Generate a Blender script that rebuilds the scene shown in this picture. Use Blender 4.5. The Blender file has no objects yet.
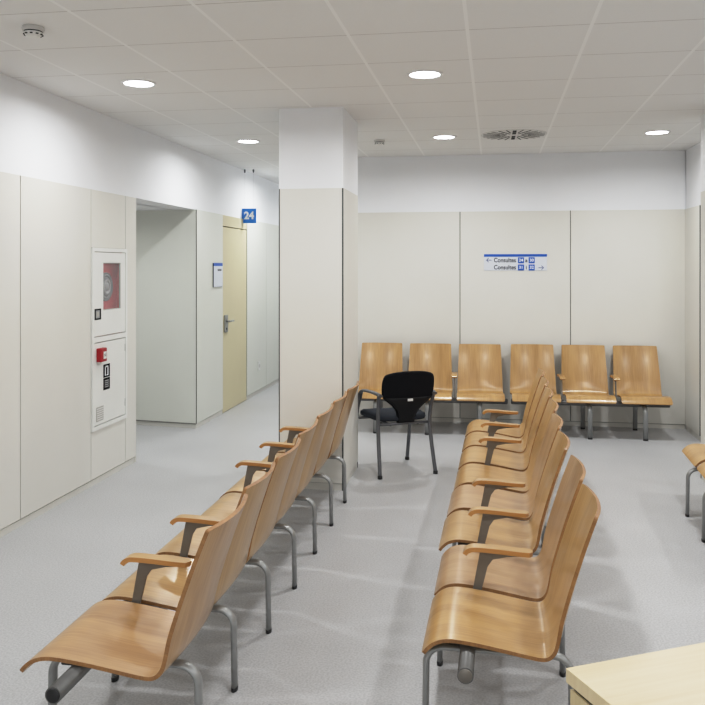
import bpy, bmesh, math, random
from mathutils import Vector, Matrix
random.seed(7)
C = bpy.context.scene.collection
PI = math.pi
H, ZC, ZP = 1.67, 2.854, 2.25          # eye height, ceiling, top of the wall panelling

# ------------------------------------------------------------------ helpers
def lin(c):
    r = []
    for v in c:
        v /= 255.0
        r.append(v / 12.92 if v <= .04045 else ((v + .055) / 1.055) ** 2.4)
    return (*r, 1.0)

def new_mat(name):
    m = bpy.data.materials.new(name); m.use_nodes = True
    nt = m.node_tree
    return m, nt, nt.nodes['Principled BSDF']

def N(nt, t, **kw):
    n = nt.nodes.new(t)
    for k, v in kw.items(): setattr(n, k, v)
    return n

def plain(name, rgb, rough=.5, metal=0., spec=.5, var=.04, scale=6., emit=None, estr=0., alpha=None, coat=0., bump=0.):
    """plain surface with a faint procedural mottling"""
    m, nt, p = new_mat(name)
    L = nt.links
    tc = N(nt, 'ShaderNodeTexCoord')
    nz = N(nt, 'ShaderNodeTexNoise'); nz.inputs['Scale'].default_value = scale; nz.inputs['Detail'].default_value = 4
    L.new(tc.outputs['Object'], nz.inputs['Vector'])
    rp = N(nt, 'ShaderNodeValToRGB')
    c = lin(rgb)
    rp.color_ramp.elements[0].color = (c[0]*(1-var), c[1]*(1-var), c[2]*(1-var), 1)
    rp.color_ramp.elements[1].color = (min(1, c[0]*(1+var)), min(1, c[1]*(1+var)), min(1, c[2]*(1+var)), 1)
    rp.color_ramp.elements[0].position = .3; rp.color_ramp.elements[1].position = .7
    L.new(nz.outputs['Fac'], rp.inputs['Fac']); L.new(rp.outputs['Color'], p.inputs['Base Color'])
    p.inputs['Roughness'].default_value = rough; p.inputs['Metallic'].default_value = metal
    p.inputs['Specular IOR Level'].default_value = spec
    p.inputs['Coat Weight'].default_value = coat
    if bump:
        b = N(nt, 'ShaderNodeBump'); b.inputs['Strength'].default_value = bump; b.inputs['Distance'].default_value = .002
        n2 = N(nt, 'ShaderNodeTexNoise'); n2.inputs['Scale'].default_value = 400
        L.new(tc.outputs['Object'], n2.inputs['Vector'])
        L.new(n2.outputs['Fac'], b.inputs['Height']); L.new(b.outputs['Normal'], p.inputs['Normal'])
    if emit:
        p.inputs['Emission Color'].default_value = lin(emit); p.inputs['Emission Strength'].default_value = estr
    if alpha is not None: p.inputs['Alpha'].default_value = alpha
    return m

def wood(name, light, dark, rough=.3, scale=1., coat=.35, uv=True):
    m, nt, p = new_mat(name); L = nt.links
    tc = N(nt, 'ShaderNodeTexCoord'); oi = N(nt, 'ShaderNodeObjectInfo')
    ad = N(nt, 'ShaderNodeVectorMath', operation='ADD')
    mul = N(nt, 'ShaderNodeVectorMath', operation='MULTIPLY'); mul.inputs[1].default_value = (17.3, 9.1, 5.7)
    cb = N(nt, 'ShaderNodeCombineXYZ')
    for i in range(3): L.new(oi.outputs['Random'], cb.inputs[i])
    L.new(cb.outputs[0], mul.inputs[0])
    L.new(tc.outputs['UV' if uv else 'Object'], ad.inputs[0]); L.new(mul.outputs[0], ad.inputs[1])
    # broad cathedral figure
    mp = N(nt, 'ShaderNodeMapping'); mp.inputs['Scale'].default_value = (7*scale, 1.3*scale, 7*scale)
    L.new(ad.outputs[0], mp.inputs['Vector'])
    n1 = N(nt, 'ShaderNodeTexNoise'); n1.inputs['Scale'].default_value = 1.6; n1.inputs['Detail'].default_value = 5; n1.inputs['Distortion'].default_value = .6
    L.new(mp.outputs[0], n1.inputs['Vector'])
    # fine fibres
    mp2 = N(nt, 'ShaderNodeMapping'); mp2.inputs['Scale'].default_value = (150*scale, 5*scale, 150*scale)
    L.new(ad.outputs[0], mp2.inputs['Vector'])
    n2 = N(nt, 'ShaderNodeTexNoise'); n2.inputs['Scale'].default_value = 1.; n2.inputs['Detail'].default_value = 3
    L.new(mp2.outputs[0], n2.inputs['Vector'])
    mx = N(nt, 'ShaderNodeMath', operation='MULTIPLY_ADD'); mx.inputs[1].default_value = .4
    m2 = N(nt, 'ShaderNodeMath', operation='MULTIPLY'); m2.inputs[1].default_value = .6
    L.new(n1.outputs['Fac'], m2.inputs[0]); L.new(n2.outputs['Fac'], mx.inputs[0]); L.new(m2.outputs[0], mx.inputs[2])
    rp = N(nt, 'ShaderNodeValToRGB')
    rp.color_ramp.elements[0].position = .34; rp.color_ramp.elements[1].position = .64
    rp.color_ramp.elements[0].color = lin(dark); rp.color_ramp.elements[1].color = lin(light)
    L.new(mx.outputs[0], rp.inputs['Fac']); L.new(rp.outputs['Color'], p.inputs['Base Color'])
    p.inputs['Roughness'].default_value = rough; p.inputs['Coat Weight'].default_value = coat
    p.inputs['Coat Roughness'].default_value = .19
    return m

def link(name, mesh, parent=None):
    o = bpy.data.objects.new(name, mesh); C.objects.link(o)
    if parent is not None: o.parent = parent
    return o

def tag(o, label=None, cat=None, group=None, kind=None):
    if label: o['label'] = label
    if cat: o['category'] = cat
    if group: o['group'] = group
    if kind: o['kind'] = kind
    return o

def thing(name, label, cat, loc=(0, 0, 0), rz=0., group=None):
    o = bpy.data.objects.new(name, None); C.objects.link(o)
    o.empty_display_size = .1
    o.location = loc; o.rotation_euler = (0, 0, rz)
    return tag(o, label, cat, group)

class MB:
    """collects shapes into one mesh"""
    def __init__(s): s.bm = bmesh.new(); s.uv = s.bm.loops.layers.uv.new('UVMap'); s.mats = []
    def slot(s, m):
        if m not in s.mats: s.mats.append(m)
        return s.mats.index(m)
    def face(s, vs, mi=0, smooth=False, uvs=None):
        try: f = s.bm.faces.new(vs)
        except ValueError: return None
        f.material_index = mi; f.smooth = smooth
        if uvs:
            for l, q in zip(f.loops, uvs): l[s.uv].uv = q
        return f
    def box(s, a, b, m, M=None, bev=0.):
        mi = s.slot(m)
        x0, y0, z0 = [min(p, q) for p, q in zip(a, b)]; x1, y1, z1 = [max(p, q) for p, q in zip(a, b)]
        t = bmesh.new()
        vs = [t.verts.new(p) for p in [(x0,y0,z0),(x1,y0,z0),(x1,y1,z0),(x0,y1,z0),(x0,y0,z1),(x1,y0,z1),(x1,y1,z1),(x0,y1,z1)]]
        for q in [(0,3,2,1),(4,5,6,7),(0,1,5,4),(1,2,6,5),(2,3,7,6),(3,0,4,7)]: t.faces.new([vs[i] for i in q])
        if bev: bmesh.ops.bevel(t, geom=t.edges[:], offset=bev, segments=2, affect='EDGES', profile=.6)
        s.merge(t, mi, M)
    def merge(s, t, mi, M=None):
        mp = {}
        for v in t.verts: mp[v] = s.bm.verts.new((M @ v.co) if M else v.co)
        for f in t.faces:
            nf = s.face([mp[v] for v in f.verts], mi, f.smooth)
            if nf:
                n = f.normal
                f.normal_update(); n = f.normal
                for l, v in zip(nf.loops, f.verts):
                    c = v.co
                    l[s.uv].uv = (c.y, c.z) if abs(n.x) > .7 else ((c.x, c.z) if abs(n.y) > .7 else (c.y, c.x))
        t.free()
    def prism(s, pts, d0, d1, m, axis='y', M=None, bev=0.):
        """polygon pts (p,q) extruded along an axis"""
        mi = s.slot(m); t = bmesh.new()
        def P(p, d):
            return {'y': (p[0], d, p[1]), 'z': (p[0], p[1], d), 'x': (d, p[0], p[1])}[axis]
        a = [t.verts.new(P(p, d0)) for p in pts]; b = [t.verts.new(P(p, d1)) for p in pts]
        n = len(pts)
        t.faces.new(a); t.faces.new(b[::-1])
        for i in range(n): t.faces.new([a[i], b[i], b[(i+1) % n], a[(i+1) % n]][::-1])
        bmesh.ops.recalc_face_normals(t, faces=t.faces[:])
        if bev: bmesh.ops.bevel(t, geom=t.edges[:], offset=bev, segments=2, affect='EDGES')
        s.merge(t, mi, M)
    def lathe(s, prof, m, M=None, seg=40, smooth=True):
        """profile (r,z) about z"""
        mi = s.slot(m)
        rings = []
        for r, z in prof:
            if r < 1e-6:
                p = Vector((0, 0, z)); rings.append([s.bm.verts.new(M @ p if M else p)])
            else:
                ring = []
                for k in range(seg):
                    a = 2*PI*k/seg; p = Vector((r*math.cos(a), r*math.sin(a), z)); ring.append(s.bm.verts.new(M @ p if M else p))
                rings.append(ring)
        for A, B in zip(rings, rings[1:]):
            for k in range(seg):
                k2 = (k+1) % seg
                if len(A) == 1 and len(B) == 1: continue
                if len(A) == 1: s.face([A[0], B[k2], B[k]], mi, smooth)
                elif len(B) == 1: s.face([A[k], A[k2], B[0]], mi, smooth)
                else: s.face([A[k], A[k2], B[k2], B[k]], mi, smooth)
    def tube(s, path, a, b, m, binormal, seg=14, M=None, cap=True):
        """elliptic tube: half-width a along the binormal, b in the plane of the path"""
        mi = s.slot(m); bn = Vector(binormal).normalized(); rings = []
        n = len(path); P = [Vector(p) for p in path]
        for i in range(n):
            t = (P[min(i+1, n-1)] - P[max(i-1, 0)]).normalized()
            w = bn.cross(t)
            if w.length < 1e-4: w = Vector((1, 0, 0))
            w.normalize(); b2 = t.cross(w)
            ring = []
            for k in range(seg):
                q = 2*PI*k/seg; co = P[i] + b2*(a*math.cos(q)) + w*(b*math.sin(q))
                ring.append(s.bm.verts.new(M @ co if M else co))
            rings.append(ring)
        for A, B in zip(rings, rings[1:]):
            for k in range(seg): s.face([A[k], A[(k+1) % seg], B[(k+1) % seg], B[k]], mi, True)
        if cap:
            s.face(rings[0][::-1], mi); s.face(rings[-1], mi)
    def mesh(s, name):
        bmesh.ops.recalc_face_normals(s.bm, faces=s.bm.faces[:])
        me = bpy.data.meshes.new(name); s.bm.to_mesh(me); s.bm.free()
        for m in s.mats: me.materials.append(m)
        return me
    def build(s, name, parent=None): return link(name, s.mesh(name), parent)

def fillet(pts, r, n=7):
    """rounds the corners of a polyline"""
    P = [Vector(p) for p in pts]; out = [P[0]]
    for i in range(1, len(P)-1):
        a = (P[i-1]-P[i]); b = (P[i+1]-P[i]); la, lb = a.length, b.length; a.normalize(); b.normalize()
        ang = a.angle(b); d = min(r/math.tan(ang/2), la*.49, lb*.49)
        p0, p2 = P[i]+a*d, P[i]+b*d
        rr = d*math.tan(ang/2); cen = P[i] + (a+b).normalized()*(rr/math.sin(ang/2))
        v0 = (p0-cen); v2 = (p2-cen); tot = v0.angle(v2)
        for k in range(n+1):
            t = k/n
            q = (v0*math.sin((1-t)*tot)+v2*math.sin(t*tot))/math.sin(tot)
            out.append(cen+q)
    out.append(P[-1]); return out

def catmull(pts, per=5):
    out = []
    n = len(pts)
    for i in range(n-1):
        p0, p1, p2, p3 = [Vector(pts[max(0, min(n-1, j))]) for j in (i-1, i, i+1, i+2)]
        for k in range(per):
            t = k/per
            out.append(.5*((2*p1)+(p2-p0)*t+(2*p0-5*p1+4*p2-p3)*t*t+(3*p1-p0-3*p2+p3)*t**3))
    out.append(Vector(pts[-1])); return out

def text_mesh(txt, size, m, M, bold=0., mb=None):
    """lettering as flat mesh, centred, laid through matrix M"""
    cu = bpy.data.curves.new('t', 'FONT'); cu.body = txt; cu.size = size; cu.align_x = 'CENTER'; cu.align_y = 'CENTER'; cu.offset = bold
    o = bpy.data.objects.new('t', cu); C.objects.link(o)
    bpy.context.view_layer.update()
    dg = bpy.context.evaluated_depsgraph_get()
    me = bpy.data.meshes.new_from_object(o.evaluated_get(dg))
    t = bmesh.new(); t.from_mesh(me)
    mb.merge(t, mb.slot(m), M)
    bpy.data.objects.remove(o); bpy.data.meshes.remove(me)

# ------------------------------------------------------------------ materials
plaster = plain('white_plaster', (236, 237, 239), .85, var=.012, scale=2.5, bump=.08)
panel_m = plain('cream_laminate', (219, 217, 210), .5, var=.015, scale=1.5, spec=.35)
panel_r = plain('grey_cream_laminate', (216, 217, 209), .5, var=.015, scale=1.5, spec=.35)
joint = plain('dark_joint', (96, 95, 90), .7, var=.02)
col_trim = plain('corner_trim', (70, 72, 72), .45, metal=.3, var=.02)
base_m = plain('skirting_laminate', (210, 208, 201), .5, var=.02)
base_gap = plain('skirting_shadow_gap', (118, 117, 112), .6, var=.02)
beige_door = plain('beige_door_laminate', (205, 196, 163), .45, var=.02, scale=3)
door_gap = plain('door_gap', (150, 142, 118), .6)
steel = plain('brushed_steel', (165, 165, 162), .32, metal=.85, var=.06, scale=20)
grey_paint = plain('silver_grey_paint', (152, 153, 152), .36, metal=.45, var=.04, scale=20)
grey_beam = plain('beam_grey_paint', (112, 111, 109), .38, metal=.5, var=.04, scale=20)
bracket_m = plain('bracket_grey', (122, 117, 110), .42, metal=.35, var=.05, scale=14)
chair_grey = plain('chair_frame_grey', (104, 105, 108), .38, metal=.5, var=.04, scale=20)
black_pl = plain('black_plastic', (24, 24, 25), .45, var=.1, scale=30)
shell_m = plain('black_shell', (17, 18, 21), .6, var=.08, scale=30, spec=.3)
black_fab = plain('black_fabric', (15, 16, 20), .92, var=.15, scale=120, spec=.2, bump=.3)
navy_fab = plain('navy_black_fabric', (46, 50, 57), .9, var=.12, scale=120, spec=.2, bump=.3)
white_pl = plain('white_plastic', (224, 224, 220), .4, var=.02)
off_white = plain('off_white_plastic', (200, 198, 194), .5, var=.03)
cab_white = plain('cabinet_white_paint', (226, 226, 222), .35, var=.015, spec=.5)
red_paint = plain('red_cabinet_interior', (222, 84, 92), .5, var=.1, scale=9)
red_pl = plain('red_plastic', (158, 24, 34), .45, var=.05)
reel_m = plain('hose_grey', (98, 101, 104), .5, var=.08, scale=40)
sticker_m = plain('sticker_black', (16, 17, 18), .8, spec=.15)
reel_l = plain('hose_hub_light', (146, 147, 148), .4, var=.05)
grille_m = plain('grille_grey', (178, 176, 170), .6, var=.05, scale=60)
blue_l = plain('bright_sign_blue', (44, 132, 222), .4, var=.03)
blue = plain('sign_blue', (18, 88, 182), .4, var=.03)
sign_bg = plain('sign_pale_film', (214, 218, 226), .45, var=.01)
white_ink = plain('white_ink', (242, 244, 246), .5, var=.01)
dark_ink = plain('dark_ink', (34, 36, 44), .5, var=.03)
navy_ink = plain('arrow_ink', (60, 76, 130), .5, var=.03)
dark_slot = plain('vent_dark', (26, 26, 26), .8, var=.05)
vent_plate = plain('vent_plate_grey', (214, 213, 210), .5, var=.02)
lamp_m = plain('downlight_diffuser', (255, 255, 255), .5, emit=(246, 250, 255), estr=14.)
rim_m = plain('downlight_rim', (232, 232, 232), .4, var=.01)
wire_m = plain('hanger_line', (200, 202, 204), .4, alpha=.3)
paper_m = plain('paper', (236, 236, 232), .8, var=.02)
desk_m = wood('maple_desk_laminate', (220, 204, 170), (210, 191, 155), rough=.42, scale=.8, coat=.1, uv=True)
desk_edge = wood('maple_desk_edge', (206, 190, 152), (196, 178, 138), rough=.5, coat=.05)
oak_gold = wood('varnished_beech_golden', (188, 152, 100), (160, 124, 75))
oak_pink = wood('varnished_beech_pinkish', (184, 152, 113), (160, 126, 90))
oak_tan = wood('varnished_beech_tan', (182, 145, 99), (156, 118, 75))
ply_edge = wood('plywood_edge', (162, 120, 74), (132, 93, 54), rough=.5, coat=.1)
ply_edge2 = wood('plywood_arm_edge', (192, 144, 86), (168, 120, 66), rough=.45, coat=.15)

glass, nt, p = new_mat('window_glass')
p.inputs['Base Color'].default_value = (1, 1, 1, 1); p.inputs['Roughness'].default_value = .08
p.inputs['Alpha'].default_value = .1

# speckled vinyl floor
vinyl, nt, p = new_mat('speckled_vinyl'); L = nt.links
tc = N(nt, 'ShaderNodeTexCoord')
nf = N(nt, 'ShaderNodeTexNoise'); nf.inputs['Scale'].default_value = 110; nf.inputs['Detail'].default_value = 2
nb = N(nt, 'ShaderNodeTexNoise'); nb.inputs['Scale'].default_value = 1.3; nb.inputs['Detail'].default_value = 4
L.new(tc.outputs['Object'], nf.inputs['Vector']); L.new(tc.outputs['Object'], nb.inputs['Vector'])
r1 = N(nt, 'ShaderNodeValToRGB'); r1.color_ramp.elements[0].position = .34; r1.color_ramp.elements[1].position = .62
r1.color_ramp.elements[0].color = lin((170, 170, 170.5)); r1.color_ramp.elements[1].color = lin((190, 190, 190.5))
r2 = N(nt, 'ShaderNodeValToRGB'); r2.color_ramp.elements[0].position = .3; r2.color_ramp.elements[1].position = .7
r2.color_ramp.elements[0].color = (.93, .93, .93, 1); r2.color_ramp.elements[1].color = (1, 1, 1, 1)
mx = N(nt, 'ShaderNodeMixRGB', blend_type='MULTIPLY'); mx.inputs[0].default_value = 1
L.new(nf.outputs['Fac'], r1.inputs[0]); L.new(nb.outputs['Fac'], r2.inputs[0])
L.new(r1.outputs[0], mx.inputs[1]); L.new(r2.outputs[0], mx.inputs[2]); L.new(mx.outputs[0], p.inputs['Base Color'])
p.inputs['Roughness'].default_value = .42; p.inputs['Specular IOR Level'].default_value = .4

# mineral-fibre ceiling tiles on a 60 cm grid
tiles, nt, p = new_mat('ceiling_tiles'); L = nt.links
tc = N(nt, 'ShaderNodeTexCoord'); sp = N(nt, 'ShaderNodeSeparateXYZ'); L.new(tc.outputs['Object'], sp.inputs[0])
def band(out, off, pitch, half):
    a = N(nt, 'ShaderNodeMath', operation='ADD'); a.inputs[1].default_value = -off + 50*pitch + pitch/2; L.new(out, a.inputs[0])
    d = N(nt, 'ShaderNodeMath', operation='MODULO'); d.inputs[1].default_value = pitch; L.new(a.outputs[0], d.inputs[0])
    s = N(nt, 'ShaderNodeMath', operation='SUBTRACT'); s.inputs[1].default_value = pitch/2; L.new(d.outputs[0], s.inputs[0])
    q = N(nt, 'ShaderNodeMath', operation='ABSOLUTE'); L.new(s.outputs[0], q.inputs[0])
    l = N(nt, 'ShaderNodeMath', operation='LESS_THAN'); l.inputs[1].default_value = half; L.new(q.outputs[0], l.inputs[0])
    return l.outputs[0]
sk = N(nt, 'ShaderNodeMath', operation='MULTIPLY_ADD'); sk.inputs[1].default_value = -.012
L.new(sp.outputs['Y'], sk.inputs[0]); L.new(sp.outputs['X'], sk.inputs[2])       # the grid lies a touch askew
bx_ = band(sk.outputs[0], -.132, .605, .009); by_ = band(sp.outputs['Y'], 4.125, .595, .0035)
nz = N(nt, 'ShaderNodeTexNoise'); nz.inputs['Scale'].default_value = 160; L.new(tc.outputs['Object'], nz.inputs['Vector'])
rp = N(nt, 'ShaderNodeValToRGB'); rp.color_ramp.elements[0].color = lin((231, 231, 230)); rp.color_ramp.elements[1].color = lin((236, 236, 235))
L.new(nz.outputs['Fac'], rp.inputs[0])
m1 = N(nt, 'ShaderNodeMixRGB'); m1.inputs[2].default_value = lin((198, 196, 193)); L.new(by_, m1.inputs[0]); L.new(rp.outputs[0], m1.inputs[1])
m2 = N(nt, 'ShaderNodeMixRGB'); m2.inputs[2].default_value = lin((243, 243, 242)); L.new(bx_, m2.inputs[0]); L.new(m1.outputs[0], m2.inputs[1])
L.new(m2.outputs[0], p.inputs['Base Color']); p.inputs['Roughness'].default_value = .9; p.inputs['Specular IOR Level'].default_value = .2

# ------------------------------------------------------------------ the setting
def struct(name, mb):
    o = mb.build(name); o['kind'] = 'structure'; return o

XL, XC = -2.93, -2.912                 # near left wall face, corridor wall face
YB, YE = -2.6, 14.0
m = MB(); m.box((-4.8, YB, -.1), (4.5, YE, 0), vinyl); struct('floor', m)
m = MB(); m.box((-4.8, YB, ZC), (4.5, YE, ZC+.1), tiles); struct('ceiling', m)

def panels(m, axis, face, back, cuts, z0, z1, mat, gap=.004, jm=joint):
    """cladding panels between the cuts, with a dark strip in every joint"""
    sgn = 1 if face > back else -1
    for a, b in zip(cuts, cuts[1:]):
        lo, hi = a+gap, b-gap
        if axis == 'y': m.box((face, lo, z0), (back, hi, z1), mat)
        else: m.box((lo, face, z0), (hi, back, z1), mat)
    mid = face-sgn*.006
    for c in cuts:
        if axis == 'y': m.box((mid, c-gap, z0), (back, c+gap, z1), jm)
        else: m.box((c-gap, mid, z0), (c+gap, back, z1), jm)

SK = .05
# left wall, near part (ends at the recess) with the hollow for the fire cabinet
m = MB()
bk = XL-.025
y0c, y1c = 5.762, 6.372
m.box((bk-.25, YB, 0), (bk, y0c, ZP), plaster); m.box((bk-.25, y1c, 0), (bk, 6.56, ZP), plaster)
m.box((bk-.25, y0c, 0), (bk, y1c, .413), plaster); m.box((bk-.25, y0c, 1.812), (bk, y1c, ZP), plaster)
m.box((bk-.25, y0c, .413), (bk-.2, y1c, 1.812), plaster)
m.box((bk-.25, YB, ZP), (XL-.002, YE, ZC), plaster)                       # plaster band above, runs on over recess and corridor
panels(m, 'y', XL, bk, [-2.55, -.6, .6, 1.8, 3.0, 3.9, 4.813, y0c], SK, ZP, panel_m)
panels(m, 'y', XL, bk, [y0c, 6.36], SK, .413, panel_m); panels(m, 'y', XL, bk, [y0c, 6.36], 1.812, ZP, panel_m)
panels(m, 'y', XL, bk, [6.36, 6.56], SK, ZP, panel_m)
m.box((bk-.25, 6.555, 0), (XL, 6.57, ZP), panel_m)
struct('wall_left', m)
m = MB(); m.box((bk, YB, 0), (XL-.006, 6.56, SK-.007), base_m); m.box((bk, YB, SK-.007), (XL-.012, 6.56, SK), base_gap); struct('baseboard_left', m)

# recess beyond the near wall
m = MB()
m.prism([(-4.7, 8.25), (-2.916, 8.0), (-2.916, 8.15), (-4.7, 8.4)], SK, ZP, panel_r, 'z')
m.prism([(-4.7, 8.26), (-2.92, 8.006), (-2.92, 8.15), (-4.7, 8.4)], 0, SK, base_m, 'z')
m.prism([(-4.7, 8.246), (-2.916, 7.996), (-2.916, 8.0), (-4.7, 8.25)], SK-.006, SK+.004, base_gap, 'z')
struct('wall_recess', m)
m = MB(); m.box((-4.8, 6.3, 0), (-4.7, 8.5, ZP), panel_r); struct('wall_recess_left', m)
m = MB(); m.box((-4.8, 6.2, 0), (-3.1, 6.32, ZP), plaster); struct('wall_recess_front', m)
m = MB(); m.box((-4.8, 6.2, ZP), (XL-.25, 8.5, ZP+.08), plaster); struct('ceiling_recess', m)

# corridor wall with door 24
D0, D1 = 8.859, 9.808
m = MB(); bc = XC-.025
m.box((bc-.12, 8.06, 0), (bc, D0, ZP), plaster); m.box((bc-.12, D1, 0), (bc, YE, ZP), plaster)
m.box((XC, 8.012, SK), (bc, D0-.004, ZP), panel_r); m.box((XC-.005, 7.997, SK), (XC-.001, 8.012, ZP), joint)
panels(m, 'y', XC, bc, [D1, 10.72, 11.9, 13.0, YE], SK, ZP, panel_r)
struct('wall_corridor', m)
m = MB()
for a, b in ((8.006, D0), (D1, YE)):
    m.box((bc, a, 0), (XC-.006, b, SK-.007), base_m); m.box((bc, a, SK-.007), (XC-.010, b, SK), base_gap)
struct('baseboard_corridor', m)
m = MB()
m.box((bc-.04, D0+.006, 2.124), (XC-.004, D1-.003, ZP-.003), beige_door)
m.box((bc-.04, D0+.012, .006), (XC-.006, D1-.007, 2.114), beige_door)
m.box((bc-.1, D0, 0), (bc-.04, D1, ZP), door_gap)
door = struct('door_1', m)
hd = MB(); yy = 8.953
hd.box((XC-.006, yy-.05, .915), (XC+.012, yy+.06, 1.11), steel, bev=.003)
hd.tube([(XC+.010, yy, 1.04), (XC+.05, yy, 1.04)], .011, .011, steel, (0, 0, 1))
hd.tube(fillet([(XC+.045, yy-.012, 1.04), (XC+.055, yy+.03, 1.04), (XC+.05, yy+.15, 1.037)], .02), .011, .009, steel, (0, 0, 1))
hd.lathe([(0, .006), (.012, .006), (.012, 0)], dark_ink, Matrix.Translation((XC+.010, yy, .955)) @ Matrix.Rotation(PI/2, 4, 'Y'), seg=14)
hd.build('door_handle', door)
# end and right side of the corridor
m = MB(); m.box((-3.2, YE-.1, 0), (-1.4, YE, ZC), plaster); struct('wall_corridor_end', m)

# back wall
XBL, XBR, YBK = -1.6, 2.03, 8.77
m = MB()
m.box((XBL, YBK+.02, 0), (XBR+.1, YBK+.2, ZC), plaster)
m.box((XBL, YBK+.2, 0), (XBL+.2, YE, ZC), plaster)
m.box((XBL, YBK+.006, ZP), (XBR, YBK+.02, ZC), plaster)
panels(m, 'x', YBK, YBK+.02, [XBL, -1.4, -.253, .892, XBR+.03], SK, ZP, panel_m)
struct('wall_back', m)
m = MB(); m.box((XBL, YBK+.008, 0), (XBR, YBK+.02, SK-.007), base_m); m.box((XBL, YBK+.012, SK-.007), (XBR, YBK+.02, SK), base_gap); struct('baseboard_back', m)
# the wall steps forward on the right
m = MB(); YS = 8.19
m.box((XBR+.012, YS+.012, 0), (4.5, YBK+.2, ZC), plaster)
m.box((XBR, YS+.008, SK), (XBR+.012, YBK, ZP), panel_m)
m.box((XBR+.012, YS, SK), (4.5, YS+.012, ZP), panel_m)
m.box((XBR-.001, YS-.001, SK), (XBR+.012, YS+.012, ZP), col_trim)
struct('wall_step', m)
m = MB(); m.box((XBR+.005, YS+.004, 0), (XBR+.012, YBK, SK), base_m); m.box((XBR+.005, YS+.004, 0), (4.5, YS+.012, SK), base_m); struct('baseboard_step', m)
m = MB(); m.box((4.3, YB, 0), (4.5, YS+.02, ZC), plaster); struct('wall_right', m)
m = MB(); m.box((-4.8, YB-.1, 0), (4.5, YB, ZC), plaster); struct('wall_front', m)

def column(x0, x1, y0, y1):
    m = MB(); t = .018; e = .012
    m.box((x0+t, y0+t, 0), (x1-t, y1-t, ZP), plaster)
    m.box((x0+.004, y0+.004, ZP), (x1-.004, y1-.004, ZC), plaster)
    m.box((x0+.006, y0+.006, 0), (x1-.006, y1-.006, SK), base_m)
    m.box((x0+e, y0, SK+.004), (x1-e, y0+t, ZP), panel_m); m.box((x0+e, y1-t, SK+.004), (x1-e, y1, ZP), panel_m)
    m.box((x0, y0+e, SK+.004), (x0+t, y1-e, ZP), panel_m); m.box((x1-t, y0+e, SK+.004), (x1, y1-e, ZP), panel_m)
    m.box((x0+.008, y0+.008, SK-.002), (x1-.008, y1-.008, SK+.006), base_gap)
    for cx, dx in ((x0, 1), (x1, -1)):
        for cy, dy in ((y0, 1), (y1, -1)):
            m.box((cx+dx*.003, cy+dy*.003, 0), (cx+dx*e, cy+dy*e, ZP), col_trim)
    return struct('column', m)
column(-1.528, -1.03, 5.965, 6.68)
column(1.68, 2.2, 6.25, 6.77)

# ------------------------------------------------------------------ beam seating
PROF = [(0, .328), (.016, .349), (.045, .371), (.085, .382), (.14, .381), (.22, .372), (.30, .360), (.37, .349), (.415, .344),
        (.443, .350), (.464, .371), (.477, .405), (.495, .48), (.523, .58), (.564, .71), (.606, .828)]
def seat_mesh(mat):
    path = catmull([(s, 0, z) for s, z in PROF], 4)
    # arc length
    arc = [0]
    for a, b in zip(path, path[1:]): arc.append(arc[-1]+(b-a).length)
    T = arc[-1]; idx_extra = []
    # extra rows near both ends for rounded corners
    R1, R2 = .014, .007
    want = sorted(set([0, .003, .008, .016] + [round(a, 5) for a in arc if .02 < a < T-.016] + [T-.012, T-.006, T-.002, T]))
    def at(d):
        for i in range(len(arc)-1):
            if arc[i+1] >= d-1e-9:
                k = (d-arc[i])/(arc[i+1]-arc[i]); return path[i].lerp(path[i+1], k)
        return path[-1]
    rows = []
    th = .0065; NL = 12
    for d in want:
        c = at(d); a, b = at(max(0, d-.004)), at(min(T, d+.004)); t = (b-a).normalized(); n = Vector((-t.z, 0, t.x))   # up / forward side
        w = .233
        k = max(0, min(1, (d-.50)/(T-.50))); w -= .018*k
        if d < R1: w -= R1-math.sqrt(max(0, R1*R1-(R1-d)**2))
        if T-d < R2: w -= R2-math.sqrt(max(0, R2*R2-(R2-(T-d))**2))
        sag = .034*max(0, min(1, (d-.44)/.16))
        top, bot = [], []
        for j in range(NL+1):
            l = -w+2*w*j/NL
            cc = c + Vector((1, 0, 0))*sag*(1-(l/.233)**2) - (Vector((1, 0, 0))*sag*.3)
            cc = cc - Vector((0, 0, .006))*(1-(l/.233)**2)*max(0, 1-abs(d-.3)/.2)
            top.append((cc+n*th+Vector((0, l, 0)), (l, d))); bot.append((cc-n*th+Vector((0, l, 0)), (l+1, d)))
        rows.append((top, bot))
    m = MB(); a_ = m.slot(mat); e_ = m.slot(ply_edge)
    for which in (0, 1):
        g = [[m.bm.verts.new(p) for p, _ in r[which]] for r in rows]
        for i in range(len(g)-1):
            for j in range(NL):
                q = [(i, j), (i, j+1), (i+1, j+1), (i+1, j)]
                if which: q = q[::-1]
                m.face([g[a][b] for a, b in q], a_, True, [rows[a][which][b][1] for a, b in q])
    # plywood rim
    loop = [(i, 0) for i in range(len(rows))] + [(len(rows)-1, j) for j in range(1, NL+1)] + [(i, NL) for i in range(len(rows)-2, -1, -1)] + [(0, j) for j in range(NL-1, 0, -1)]
    va = [m.bm.verts.new(rows[i][0][j][0]) for i, j in loop]; vb = [m.bm.verts.new(rows[i][1][j][0]) for i, j in loop]
    n = len(loop)
    for k in range(n):
        k2 = (k+1) % n
        m.face([va[k], vb[k], vb[k2], va[k2]], e_, False, [(k*.02, 0), (k*.02, .012), (k2*.02, .012), (k2*.02, 0)])
    me = bpy.data.meshes.new('seat'); m.bm.normal_update(); m.bm.to_mesh(me); m.bm.free()
    for q in m.mats: me.materials.append(q)
    return me

seat_me = {k: seat_mesh(v) for k, v in dict(g=oak_gold, p=oak_pink, t=oak_tan).items()}
SF, SR, BZ, BS = .022, .522, .325, .16    # front foot, rear foot, beam height, beam position

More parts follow.
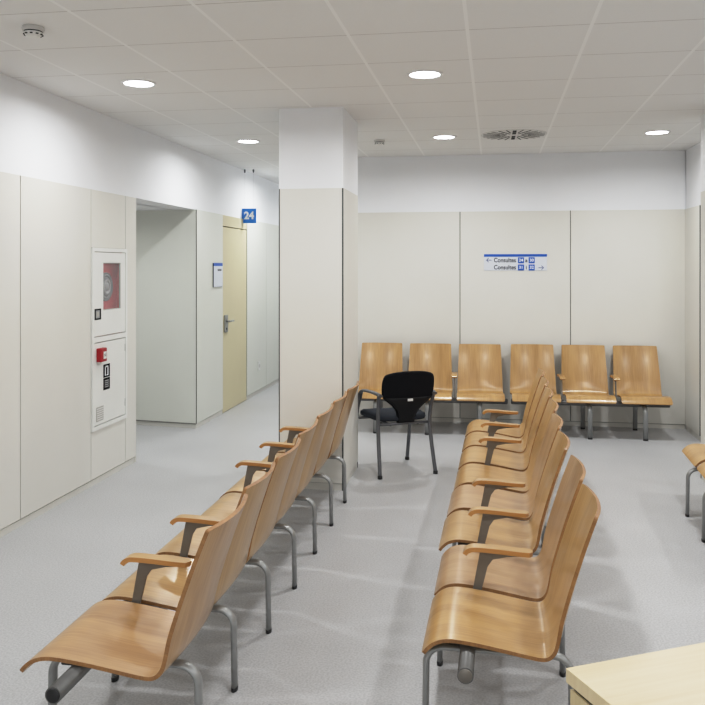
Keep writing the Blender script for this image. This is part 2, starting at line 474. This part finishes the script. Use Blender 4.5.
m = MB(); m.tube(fillet([(SF, 0, .012), (SF+.004, 0, .316), (SR-.004, 0, .316), (SR, 0, .012)], .062, 9), .0225, .0118, grey_paint, (0, 1, 0), seg=16); leg_me = m.mesh('leg')
def foot(s):
    m = MB(); m.tube([(s, 0, 0), (s, 0, .016)], .0232, .0128, black_pl, (0, 1, 0), seg=16); return m.mesh('foot_cap')
foot_me = [foot(SF), foot(SR)]
mount_me = []
for l in (-.12, .12):
    m = MB(); m.prism([(.085, BZ-.012), (.34, BZ-.012), (.36, .338), (.30, .350), (.24, .336), (.17, .340), (.155, .372), (.085, .374)], l-.012, l+.012, black_pl, 'y', bev=.002)
    mount_me.append(m.mesh('seat_mount'))
# armrest: plywood slab curling down at the front, on a bent steel bracket
AP = catmull([(.132, 0, .519), (.138, 0, .528), (.150, 0, .536), (.175, 0, .541), (.25, 0, .539), (.33, 0, .534), (.398, 0, .5315)], 4)
m = MB(); a_ = m.slot(oak_gold); e_ = m.slot(ply_edge2)
rings = []
for i, c in enumerate(AP):
    t = (AP[min(i+1, len(AP)-1)]-AP[max(i-1, 0)]).normalized(); n = Vector((-t.z, 0, t.x)); w = .026
    d = (AP[-1]-c).length
    if d < .018: w -= .018-math.sqrt(max(0, .018**2-(.018-d)**2))*.999
    rings.append([c+n*.009+Vector((0, -w, 0)), c+n*.009+Vector((0, w, 0)), c-n*.009+Vector((0, w, 0)), c-n*.009+Vector((0, -w, 0))])
for i in range(len(rings)-1):
    for k in range(4):
        k2 = (k+1) % 4
        vs = [m.bm.verts.new(rings[i][k]), m.bm.verts.new(rings[i][k2]), m.bm.verts.new(rings[i+1][k2]), m.bm.verts.new(rings[i+1][k])]
        u = [(0, i*.015), (.05, i*.015), (.05, i*.015+.015), (0, i*.015+.015)]
        m.face(vs, a_ if k in (0, 2) else e_, False, u)
for r in (rings[0], rings[-1]): m.face([m.bm.verts.new(q) for q in r], e_, False)
bmesh.ops.remove_doubles(m.bm, verts=m.bm.verts[:], dist=1e-5)
arm_me = m.mesh('armrest')
m = MB()
m.prism([(.150, .30), (.180, .30), (.222, .470), (.242, .499), (.30, .513), (.375, .519), (.375, .5235), (.193, .5335)], -.006, .006, bracket_m, 'y', bev=.001)
brk_me = m.mesh('armrest_bracket')

def bench(label, loc, rz, tones, pitch, arms, legs, e0, e1, cap=black_pl, nudge={}, fit=(0, 0, 1), leg1=(0, 1), armfit=(0, 0)):
    """local x runs from the front lip to the back, y along the row; seat i is centred at i*pitch, legs at the given y"""
    t = thing('beam_seating', label, 'bench', loc, rz)
    n = len(tones); ys = [i*pitch for i in range(n)]; a = min(ys)-.233-e0; b = max(ys)+.233+e1
    m = MB(); m.tube([(BS, a, BZ), (BS, b, BZ)], .027, .027, grey_beam, (0, 0, 1), seg=24); bo = m.build('beam', t)
    for q, s in ((a, -1), (b, 1)):
        m = MB(); m.lathe([(0, .004), (.021, .004), (.023, .0015), (.023, -.001)], cap,
                          Matrix.Translation((BS, q, BZ)) @ Matrix.Rotation(-s*PI/2, 4, 'X'), seg=20)
        m.build('beam_cap', bo)
    for i, k in enumerate(tones):
        y = ys[i]
        so = link('seat', seat_me[k], t); dx, dz, ks = (*nudge.get(i, (0, 0)), 1.)[:3]; so.location = (dx+fit[0], y, dz+fit[1]); so.scale.x = fit[2]*ks
        for q in mount_me: link('seat_mount', q, so)
        lo = link('leg', leg_me, t); lo.location = (0, legs[i], 0)
        if i == 0: lo.location.x, lo.scale.x = leg1
        for f in foot_me: link('foot_cap', f, lo)
        if i in arms:
            ao = link('armrest', arm_me, t); ao.location = (armfit[0], y+pitch/2, armfit[1])
            link('armrest_bracket', brk_me, ao)
    return t

PT = .5155
# left row: legs at 2.58 + k*PT
XLp, yl, pl_ = -1.492, 2.722, .500
bench('nearest bench of the left row, three varnished wood seats, dark tube end towards camera', (XLp, yl, 0), 0, 'tgg', pl_, (0, 1), [2.645-yl, 2.58+PT-yl, 2.58+2*PT-yl], .12, .018, nudge={1: (.016, 0, .938), 2: (.016, 0, .934)}, fit=(-.026, -.006, 1.07), leg1=(-.022, 1.075), armfit=(-.012, .004))
y4 = yl+3*pl_
bench('far bench of the left row, four wood seats ending at the column', (XLp, y4, 0), 0, 'gggg', pl_, (0, 1, 2), [2.58+k*PT-y4 for k in range(3, 7)], .016, .0, nudge={1: (-.006, 0), 2: (-.006, 0)}, fit=(.0, -.004, .958), armfit=(-.024, .012))
# middle row, turned slightly
rzm = -.021; yr = 3.05; XRp = -.213
bench('near bench of the middle row, four wood seats, beside the maple desk', (XRp, yr, 0), rzm, 'gpgp', PT, (0, 1, 2), [k*PT-.13 for k in range(4)], .115, .016, bracket_m, {1: (0, -.006), 2: (-.021, 0), 3: (-.016, 0)}, (.009, 0, .965), (-.014, 1.02))
ox, oy = -math.sin(rzm)*4*PT, math.cos(rzm)*4*PT
bench('far bench of the middle row, four wood seats behind the near four', (XRp+ox, yr+oy, 0), rzm, 'gggg', PT, (0, 1, 2), [k*PT-.13 for k in range(4)], .016, .02, fit=(.0, 0, .97), armfit=(.005, .008))
# row along the back wall (faces the camera): local +y -> world -x
bench('right-hand bench against the back wall under the directory sign, three wood seats', (1.536, 8.11, 0), PI/2+.02, 'ggg', PT, (0, 1), [k*PT+.010 for k in range(3)], .005, .0, fit=(0, .022, 1), armfit=(0, .036))
bench('left-hand bench against the back wall, three wood seats behind the black armchair', (-.032, 8.07, 0), PI/2+.02, 'ggg', PT, (0, 1), [k*PT+.008 for k in range(3)], .03, .02, fit=(0, .018, 1), armfit=(0, .036))
# bench cut off by the right edge
bench('wood bench cut off at the right edge of the photo, only its corner showing', (1.325, 5.86, 0), -.05, 'ggg', -PT, (), [-k*PT-.13 for k in range(3)], -.02, -.02, fit=(.055, .024, 1))

# ------------------------------------------------------------------ black armchair
fw = Vector((-.49, .87, 0)).normalized(); cen = Vector((-.595, 6.4625, 0))+fw*.262
ch = thing('visitor_chair', 'black upholstered armchair with grey metal frame, back to the camera', 'chair', cen, math.atan2(.49, .87))
def chair_leg(pts, name):
    m = MB(); m.tube(fillet(pts, .07, 6), .0155, .011, chair_grey, (0, 1, 0), seg=14)
    o = m.build(name, ch); return o
for s in (-1, 1):
    rear = [(s*.241, -.262, .01), (s*.226, -.185, .40), (s*.238, -.232, .650)]
    m = MB(); m.tube(catmull(rear, 8), .016, .0125, chair_grey, (1, 0, 0), seg=14); o = m.build('leg', ch)
    f = MB(); f.lathe([(0, 0), (.019, 0), (.019, .022), (.014, .026), (0, .026)], black_pl, Matrix.Translation((s*.241, -.262, 0)), seg=16); f.build('foot_cap', o)
    k_ = .222 if s > 0 else .252; fr = [(s*k_, .255, .01), (s*(k_+.012), .205, .40), (s*.25, .165, .57)]
    m = MB(); m.tube(catmull(fr, 8), .016, .0125, chair_grey, (1, 0, 0), seg=14); o = m.build('leg', ch)
    f = MB(); f.lathe([(0, 0), (.019, 0), (.019, .022), (.014, .026), (0, .026)], black_pl, Matrix.Translation((s*k_, .255, 0)), seg=16); f.build('foot_cap', o)
    m = MB(); m.tube(catmull([(s*.236, -.262, .646), (s*.243, -.19, .657), (s*.252, -.05, .657), (s*.254, .07, .647), (s*.252, .135, .62), (s*.25, .165, .57)], 6), .021, .0125, chair_grey, (1, 0, 0), seg=14)
    m.build('armrest', ch)
m = MB()
m.tube([(-.226, -.175, .405), (.226, -.175, .405)], .012, .012, chair_grey, (0, 0, 1)); m.tube([(-.243, .2, .40), (.243, .2, .40)], .012, .012, chair_grey, (0, 0, 1))
m.tube([(-.12, -.185, .40), (-.12, .2, .40)], .010, .010, chair_grey, (0, 0, 1)); m.tube([(.12, -.185, .40), (.12, .2, .40)], .010, .010, chair_grey, (0, 0, 1))
m.build('seat_frame', ch)
# seat cushion: rounded squircle, domed
def superring(a, b, n, e):
    out = []
    for k in range(n):
        q = 2*PI*k/n; c, s = math.cos(q), math.sin(q)
        out.append((a*math.copysign(abs(c)**(2/e), c), b*math.copysign(abs(s)**(2/e), s)))
    return out
m = MB(); mi = m.slot(navy_fab); rs = []
for k, z in ((.86, .413), (.97, .418), (1., .435), (.985, .455), (.9, .468), (.6, .474), (.2, .474)):
    ring = []
    for x, y in superring(.238*k, .238*k, 44, 4.2):
        w = 1+.06*(y/.238)
        ring.append(m.bm.verts.new((x*w, y+.035, z-.035*max(0, (y-.1)/.14)**2-.012*(1-(abs(x)/.24))*(1 if z > .46 else 0)+.012)))
    rs.append(ring)
for A, B in zip(rs, rs[1:]):
    for k in range(44): m.face([A[k], A[(k+1) % 44], B[(k+1) % 44], B[k]], mi, True)
m.face(rs[0][::-1], mi); m.face(rs[-1], mi, True)
m.build('seat', ch)
# backrest: broad rounded top, waisted foot
OUT = [(.076, .412), (.080, .46), (.094, .505), (.124, .545), (.164, .58), (.204, .612), (.220, .65), (.225, .72), (.220, .77), (.204, .806), (.165, .822), (.10, .834), (.0, .838)]
def outl(off):
    o = catmull([(x, 0, z) for x, z in OUT], 3)
    return [(max(0, v.x-off*(1 if v.x > .0 else 0)), v.z-off*max(0, (v.z-.70)/.138)+off*max(0, (.5-v.z)/.1)) for v in o]
def back_y(x, z): return -.178-.075*((z-.41)/.43)-.035*(1-(x/.23)**2)*min(1, max(0, (z-.45)/.15))
m = MB(); mi = m.slot(black_fab)
layers = [(.012, .022), (.003, .014), (0., 0.), (.003, -.014), (.012, -.022)]
cols = 12
grids = []
def surf(off, dy, flip):
    g = []
    for x, z in outl(off):
        g.append([m.bm.verts.new((x*(2*j/cols-1), back_y(x*(2*j/cols-1), z)+dy, z)) for j in range(cols+1)])
    for i in range(len(g)-1):
        for j in range(cols):
            m.face([g[i][j], g[i][j+1], g[i+1][j+1], g[i+1][j]], mi, True)
    return g
ga = surf(.010, .022, 0); gb = surf(.010, -.018, 1)
def ringverts(off, dy):
    o = outl(off); pts = [(-x, z) for x, z in o]+[(x, z) for x, z in o[::-1][1:]]
    return [m.bm.verts.new((x, back_y(x, z)+dy, z)) for x, z in pts]
R_ = [ringverts(.010, .022), ringverts(.002, .014), ringverts(0, .002), ringverts(.002, -.011), ringverts(.010, -.018)]
for A, B in zip(R_, R_[1:]):
    n = len(A)
    for k in range(n): m.face([A[k], A[(k+1) % n], B[(k+1) % n], B[k]], mi, True)
bmesh.ops.remove_doubles(m.bm, verts=m.bm.verts[:], dist=.0004)
bo = m.build('backrest', ch); bo.location.x = .013
# the plastic shell on the lower back and the fabric seam
m = MB(); mi = m.slot(shell_m); g = []
for x, z in outl(.012):
    if z > .625: break
    g.append([m.bm.verts.new((x*(2*j/10-1), back_y(x*(2*j/10-1), z)-.0205, z)) for j in range(11)])
for i in range(len(g)-1):
    for j in range(10): m.face([g[i][j], g[i][j+1], g[i+1][j+1], g[i+1][j]], mi, True)
me_o = m.build('back_shell', bo)
so = me_o.modifiers.new('s', 'SOLIDIFY'); so.thickness = .006; so.offset = 0
m = MB(); yb = back_y(0, .615)-.0285
m.box((-.022, yb-.002, .598), (.022, yb+.006, .617), white_pl, bev=.001)
o = m.build('maker_tag', bo); o['label'] = 'small white tag on black chair back'

# ------------------------------------------------------------------ maple desk (bottom right corner)
th = math.atan2(.189, .353)
dk = thing('desk', 'pale maple office desk corner at bottom right of the photo', 'desk', (.187, 1.94, 0), th)
m = MB(); m.box((0, -.80, .707), (1.5, 0, .74), desk_m, bev=.0015)
o = m.build('desktop', dk)
m = MB(); m.box((.006, -.79, .02), (.03, -.008, .694), desk_edge, bev=.001); m.build('side_panel', dk)
m = MB(); m.box((1.47, -.79, .02), (1.494, -.008, .694), desk_edge, bev=.001); m.build('side_panel', dk)
m = MB(); m.box((.03, -.03, .25), (1.47, -.012, .694), desk_edge); m.build('modesty_panel', dk)
m = MB(); m.box((.012, -.78, .694), (1.488, -.016, .707), black_pl); m.build('gap_shade_slab', dk)  # black slab filling the gap under the top, stands in for its shade
m = MB()
for x in (.018, 1.482):
    for y in (-.75, -.05): m.lathe([(0, 0), (.011, 0), (.011, .02), (0, .02)], black_pl, Matrix.Translation((x, y, 0)), seg=12)
m.build('glide', dk)

# ------------------------------------------------------------------ fire hose cabinet in the left wall
fc = thing('fire_hose_cabinet', 'white double fire hose cabinet set in the left wall, red behind glass', 'fire cabinet', (XL, 6.07, .413))
O = Vector((XL, 6.07, .413))
def rel(mb, name, par=fc):
    M = Matrix.Translation(-O); bmesh.ops.transform(mb.bm, matrix=M, verts=mb.bm.verts[:]); return mb.build(name, par)
F0, F1 = XL-.02, XL+.012
ya, yb_ = 5.764, 6.37
m = MB()
m.box((F0, ya, .415), (F1, ya+.03, 1.81), cab_white); m.box((F0, yb_-.03, .415), (F1, yb_, 1.81), cab_white)
m.box((F0, ya+.03, .415), (F1, yb_-.03, .445), cab_white); m.box((F0, ya+.03, 1.78), (F1, yb_-.03, 1.81), cab_white); m.box((F0, ya+.03, 1.085), (F1, yb_-.03, 1.125), cab_white)
m.box((F0-.06, ya+.005, 1.10), (F0-.055, yb_-.005, 1.805), red_paint); m.box((F0-.06, ya+.005, .42), (F0-.055, yb_-.005, 1.10), cab_white)
m.box((F0-.055, ya+.004, .42), (F0, ya+.012, 1.805), red_paint); m.box((F0-.055, yb_-.012, .42), (F0, yb_-.004, 1.805), red_paint)
m.box((F0-.055, ya+.012, 1.779), (F0, yb_-.012, 1.805), grille_m); m.box((F0-.055, ya+.012, 1.09), (F0, yb_-.012, 1.10), red_paint)
rel(m, 'cabinet_frame')
d0, d1 = ya+.034, yb_-.034; w0, w1, v0, v1 = 5.945, 6.255, 1.325, 1.695
m = MB(); DX = XL+.009; FD = DX-.013
m.box((FD, d0, 1.131), (DX, w0, 1.776), cab_white); m.box((FD, w1, 1.131), (DX, d1, 1.776), cab_white)
m.box((FD, w0, 1.131), (DX, w1, v0), cab_white); m.box((FD, w0, v1), (DX, w1, 1.776), cab_white)
up = rel(m, 'upper_door')
m = MB()
for a, b in (((w0, v0), (w0+.008, v1)), ((w1-.008, v0), (w1, v1)), ((w0, v0), (w1, v0+.006)), ((w0, v1-.006), (w1, v1))):
    m.box((FD, a[0], a[1]), (DX-.004, b[0], b[1]), grille_m)
rel(m, 'window_bead', up)
m = MB(); m.box((DX-.010, w0+.006, v0+.005), (DX-.007, w1-.006, v1-.005), glass); rel(m, 'glass_pane', up)
m = MB(); MR = Matrix.Translation((F0-.054, 6.085, 1.505)) @ Matrix.Rotation(PI/2, 4, 'Y') @ Matrix.Diagonal((1, 1, .66, 1))
m.lathe([(0, .0), (.110, .0), (.114, .02), (.114, .062), (.110, .066), (.107, .060), (.10, .060), (.097, .067), (.085, .067), (.082, .060), (.074, .06), (.071, .067), (.06, .067)], reel_m, MR, seg=48)
m.lathe([(.06, .066), (.058, .074), (.048, .074), (.046, .062), (.03, .062), (.028, .078), (0, .078)], reel_l, MR, seg=32)
rel(m, 'hose_reel')
m = MB(); m.box((F0, d0, .451), (DX, d1, 1.079), cab_white, bev=.002)
low = rel(m, 'lower_door')
def sticker(y0, y1, z0, z1, kind, par):
    m = MB(); X = DX+.0015
    m.box((DX, y0, z0), (X, y1, z1), sticker_m)
    cy, cz, hw, hh = (y0+y1)/2, (z0+z1)/2, (y1-y0)/2, (z1-z0)/2
    X2 = X+.0006
    if kind == 'reel':
        for f in (.72, .44): m.prism([(cy+hw*f*a, cz+hh*f*b) for a, b in ((-.8, -1), (.8, -1), (.8, 1), (-.8, 1))], X, X2+(.0004 if f < .5 else 0), reel_l if f > .5 else grille_m, 'x')
    if kind == 'bracket':
        for a in (((-.55, -.75), (-.3, .75)), ((-.55, .55), (.5, .75)), ((.25, -.6), (.5, .75)), ((-.05, -.75), (.5, -.6))):
            m.box((X, cy+hw*a[0][0], cz+hh*a[0][1]), (X2, cy+hw*a[1][0], cz+hh*a[1][1]), white_ink)
    if kind == 'text':
        for k in range(4): m.box((X, cy-hw*.6, cz-hh*.6+k*hh*.34), (X2, cy+hw*.6, cz-hh*.6+k*hh*.34+hh*.2), reel_l)
    return rel(m, 'pictogram_sticker', par)
sticker(5.795, 5.905, 1.258, 1.342, 'reel', up)
sticker(5.945, 6.055, .80, .902, 'bracket', low)
sticker(5.945, 6.055, .703, .795, 'text', low)
m = MB(); m.box((DX, 5.826, .478), (DX+.002, 5.945, .587), grille_m)
for k in range(6): m.box((DX+.002, 5.832, .487+k*.0165), (DX+.004, 5.939, .495+k*.0165), vent_plate)
rel(m, 'vent_grille', low)
m = MB()
for z in (.55, 1.0): m.tube([(DX-.004, d1-.004, z-.03), (DX-.004, d1-.004, z+.03)], .006, .006, steel, (1, 0, 0))
rel(m, 'hinge', low)

cp = thing('fire_alarm_call_point', 'red fire alarm call point box on the white cabinet lower door', 'fire alarm', (DX, 5.873, .985))
m = MB(); m.box((0, -.046, -.05), (.042, .052, .055), red_pl, bev=.008); b = m.build('housing', cp)
m = MB(); m.box((.042, -.010, -.028), (.045, .036, .028), white_pl, bev=.001)
m.box((.045, -.002, -.008), (.0456, .028, -.003), dark_ink); m.box((.045, -.002, .004), (.0456, .028, .009), dark_ink)
o = m.build('press_plate', b); o['label'] = 'white press plate'

# ------------------------------------------------------------------ signs
UP = Matrix.Rotation(PI/2, 4, 'X')          # lettering facing -y
# directory on the back wall: local origin at its centre, faces -y
sx0, sx1, sz0, sz1 = 0.0, .652, 1.622, 1.795
sg = thing('directory_sign', 'wide pale directory sign with blue top bar and arrows on the back wall', 'sign', ((sx0+sx1)/2, YBK-.004, (sz0+sz1)/2))
W, Hh = (sx1-sx0)/2, (sz1-sz0)/2
m = MB(); m.box((-W, -.001, -Hh), (W, .004, Hh), sign_bg); m.box((-W, -.0018, -.001-.009), (W, -.001, -.009), vent_plate); bd = m.build('sign_board', sg)
m = MB(); m.box((-W, -.004, Hh-.026), (W, .0005, Hh), blue); o = m.build('blue_bar', sg); o['label'] = 'blue bar along the top'
px = lambda u: (u-38)/(660-38)*2*W-W
pz = lambda v: Hh-(v-66)/(226-66)*2*Hh
m = MB()
for v in (126, 196):
    text_mesh('Consultes', .062, dark_ink, Matrix.Translation((px(246), -.002, pz(v))) @ UP @ Matrix.Diagonal((.92, 1.06, 1, 1)), .0011, m)
text_mesh('a', .055, dark_ink, Matrix.Translation((px(458), -.002, pz(128))) @ UP, .0012, m)
text_mesh('i', .055, dark_ink, Matrix.Translation((px(458), -.002, pz(198))) @ UP, .0012, m)
m.build('lettering', sg)
for u, v, tx in ((405, 126, '24'), (510, 126, '30'), (405, 196, '31'), (510, 196, '32')):
    m = MB(); m.box((px(u)-.031, -.003, pz(v)-.031), (px(u)+.031, -.001, pz(v)+.031), blue)
    text_mesh(tx, .044, white_ink, Matrix.Translation((px(u), -.0036, pz(v))) @ UP, .001, m)
    m.build('number_square', sg)
for u, v, s in ((88, 124, -1), (602, 198, 1)):
    m = MB(); cx, cz = px(u), pz(v); r = .026
    def stroke(a, b, w=.0028):
        a, b = Vector(a), Vector(b); d = (b-a).normalized(); q = Vector((-d.y, d.x))*w
        m.prism([(p.x+cx, p.y+cz) for p in (a+q, a-q, b-q, b+q)], -.003, -.001, navy_ink, 'y')
    stroke((-s*r, 0), (s*r, 0)); stroke((s*r, 0), (s*r*.15, .022)); stroke((s*r, 0), (s*r*.15, -.022))
    m.build('arrow', sg)

# hanging number sign at door 24
hs = thing('hanging_number_sign', 'small square blue sign reading 24 hanging by the beige door', 'sign', (-2.842, 9.66, 2.285))
m = MB(); m.box((-.09, -.004, -.09), (.09, .004, .09), blue_l, bev=.001); bd = m.build('sign_board', hs)
m = MB(); text_mesh('24', .125, white_ink, Matrix.Translation((0, -.0052, 0)) @ UP, .0055, m); m.build('numerals', bd)
for x in (-.055, .055):
    m = MB(); m.tube([(x, 0, .085), (x, 0, ZC-2.285-.02)], .0006, .0006, wire_m, (0, 1, 0), seg=6); wo = m.build('hanger_wire', hs)
    m = MB(); m.lathe([(0, 0), (.010, 0), (.012, -.02), (.006, -.042), (0, -.042)], chair_grey, Matrix.Translation((x, 0, ZC-2.285)), seg=12); m.build('ceiling_clip', wo)

# name plate beside the door
np_ = thing('name_plate', 'small white name plate with blue top strip left of beige door', 'sign', (XC, 8.655, 1.57))
m = MB(); m.box((-.003, -.15, -.132), (.011, .15, .132), dark_ink); m.box((.011, -.148, -.13), (.013, .148, .13), sign_bg); bd = m.build('plate', np_)
m = MB(); m.box((.011, -.15, .10), (.0142, .15, .133), blue); m.build('blue_strip', bd)
m = MB()
for k in range(5): m.box((.013, -.02+k*.027, .045), (.0136, -.001+k*.027, .067), dark_ink)
m.build('lettering', bd)

# wall socket down the corridor
ws = thing('wall_socket', 'small white wall socket low on the corridor wall past the door', 'socket', (XC, 10.33, .365))
m = MB(); m.box((0, -.045, -.06), (.012, .045, .06), white_pl, bev=.003); bd = m.build('cover_plate', ws)
m = MB(); m.lathe([(.026, .0005), (.026, .003), (.022, .003), (.02, .0008), (0, .0008)], off_white, Matrix.Translation((.012, 0, 0)) @ Matrix.Rotation(PI/2, 4, 'Y'), seg=20); m.build('socket_well', bd)

# ------------------------------------------------------------------ ceiling fittings
def downlight(x, y, label):
    t = thing('recessed_downlight', label, 'ceiling light', (x, y, ZC), 0, 'recessed ceiling downlights')
    m = MB(); m.lathe([(.112, 0), (.112, -.006), (.104, -.010), (.094, -.008), (.092, 0)], rim_m, seg=48); m.build('rim', t)
    m = MB(); m.lathe([(.093, -.004), (.05, -.005), (0, -.005)], lamp_m, seg=40); m.build('diffuser', t)
LX = [-2.205, -.36, 1.51, 3.36]; LY = [7.50, 5.01, 2.5, 0.0, -2.0]
downlight(LX[0], 4.985, 'lit round downlight at far left, over the fire cabinet side')
downlight(LX[1], 5.03, 'largest lit round downlight, top centre, in front of the column')
downlight(LX[0], 7.465, 'lit round downlight left of the column, near the corridor')
downlight(LX[1], 7.50, 'lit round downlight between smoke detector and round air vent')
downlight(LX[2], 7.54, 'lit round downlight at right, beyond the air vent')
POW = 19.6
def lamp(x, y, z=ZC-.016, pw=POW):
    l = bpy.data.lights.new('downlight_or_fill_lamp', 'AREA'); l.shape = 'DISK'; l.size = .17; l.energy = pw; l.color = (.97, .985, 1.0); l.spread = math.radians(168)
    o = bpy.data.objects.new('downlight_or_fill_lamp', l); C.objects.link(o); o.location = (x, y, z)
for x in LX:
    for y in LY:
        if x > 3 and y > 7: continue
        lamp(x, y, pw=POW*(1.0 if y > 7 and x > -1 else 1. if y > 4 else .75)*(.8 if x < -2 else 1))
lamp(-2.2, 9.95); lamp(-2.2, 12.4); lamp(-3.75, 7.0, ZP-.02, 9)  # the last is an added, unseen fill lamp that brightens the recess

vt = thing('ceiling_vent', 'round swirl air vent with black slots in the ceiling', 'air vent', (.265, 7.47, ZC))
m = MB(); m.lathe([(0, -.006), (.285, -.006), (.292, -.003), (.292, 0)], vent_plate, seg=64); pl = m.build('vent_plate', vt)
m = MB()
def slot(a, r0, r1, w):
    d = Vector((math.cos(a), math.sin(a))); q = Vector((-d.y, d.x))*w/2
    m.prism([tuple(d*r0+q), tuple(d*r0-q), tuple(d*r1-q*.9), tuple(d*r1+q*.9)], -.0078, -.005, dark_slot, 'z')
nS = 12
for k in range(nS):
    a = PI/2+2*PI*k/nS
    if k % 6 == 0: slot(a, .05, .12, .034); slot(a, .14, .25, .034)
    else: slot(a, .075, .272, .014)
    slot(a+PI/nS, .13, .28, .011)
m.build('slots', pl)

def detector(name, x, y, label, s=1.):
    t = thing(name, label, 'smoke detector', (x, y, ZC), 0, 'smoke detectors')
    m = MB(); m.lathe([(.052*s, 0), (.054*s, -.012*s), (.050*s, -.022*s), (0, -.022*s)], off_white, seg=32); b = m.build('detector_base', t)
    m = MB(); m.lathe([(.044*s, -.022*s), (.044*s, -.028*s)], dark_slot, seg=32); m.build('smoke_gap', b)
    m = MB(); m.lathe([(.046*s, -.028*s), (.045*s, -.036*s), (.034*s, -.046*s), (.02*s, -.05*s), (0, -.05*s)], white_pl, seg=32); h = m.build('sensor_head', t)
    m = MB()
    for k in range(10):
        a = 2*PI*k/10; m.box((.034*s, -.006*s, -.041*s), (.047*s, .006*s, -.0365*s), dark_slot, Matrix.Rotation(a, 4, 'Z'))
    m.build('intake_slots', h)
detector('smoke_detector', -2.205, 3.735, 'larger white smoke detector at top left of the ceiling')
detector('smoke_detector', -.97, 7.6, 'small white smoke detector right of the column top', .95)

# scrap of paper on the floor
m = MB(); m.prism([(-.013, -.010), (.010, -.012), (.014, .006), (.002, .014), (-.012, .009)], 0.0, .004, paper_m, 'z', bev=.001)
o = m.build('paper_scrap'); o.location = (-1.655, 3.01, 0)
tag(o, 'tiny white paper scrap on the floor left of the nearest bench', 'litter')

# ------------------------------------------------------------------ world, camera, colour
w = bpy.data.worlds.new('World'); bpy.context.scene.world = w; w.use_nodes = True
w.node_tree.nodes['Background'].inputs[0].default_value = (.9, .95, 1, 1); w.node_tree.nodes['Background'].inputs[1].default_value = .05
f = 815.; p_ = 352.5
cam = bpy.data.cameras.new('Camera'); co = bpy.data.objects.new('Camera', cam); C.objects.link(co)
cam.sensor_width = 36; cam.lens = 36*f/705; cam.shift_y = -(352.5-266)/705
co.location = (0, 0, H); co.rotation_euler = (PI/2, 0, math.atan((484-p_)/f))
cam.clip_start = .05
bpy.context.scene.camera = co
vs = bpy.context.scene.view_settings
vs.view_transform = 'Standard'; vs.look = 'None'; vs.exposure = 0; vs.gamma = 1
# soft shoulder, as a phone camera rolls off its highlights
vs.use_curve_mapping = True
cm = vs.curve_mapping; cm.white_level = (3, 3, 3)
cv = cm.curves[3]
cv.points[0].location = (0, 0); cv.points[-1].location = (1, 1)
for q in ((.03, .072), (.08, .218), (.16, .475), (.23, .655), (.38, .85), (.65, .955)): cv.points.new(*q)
cm.update()
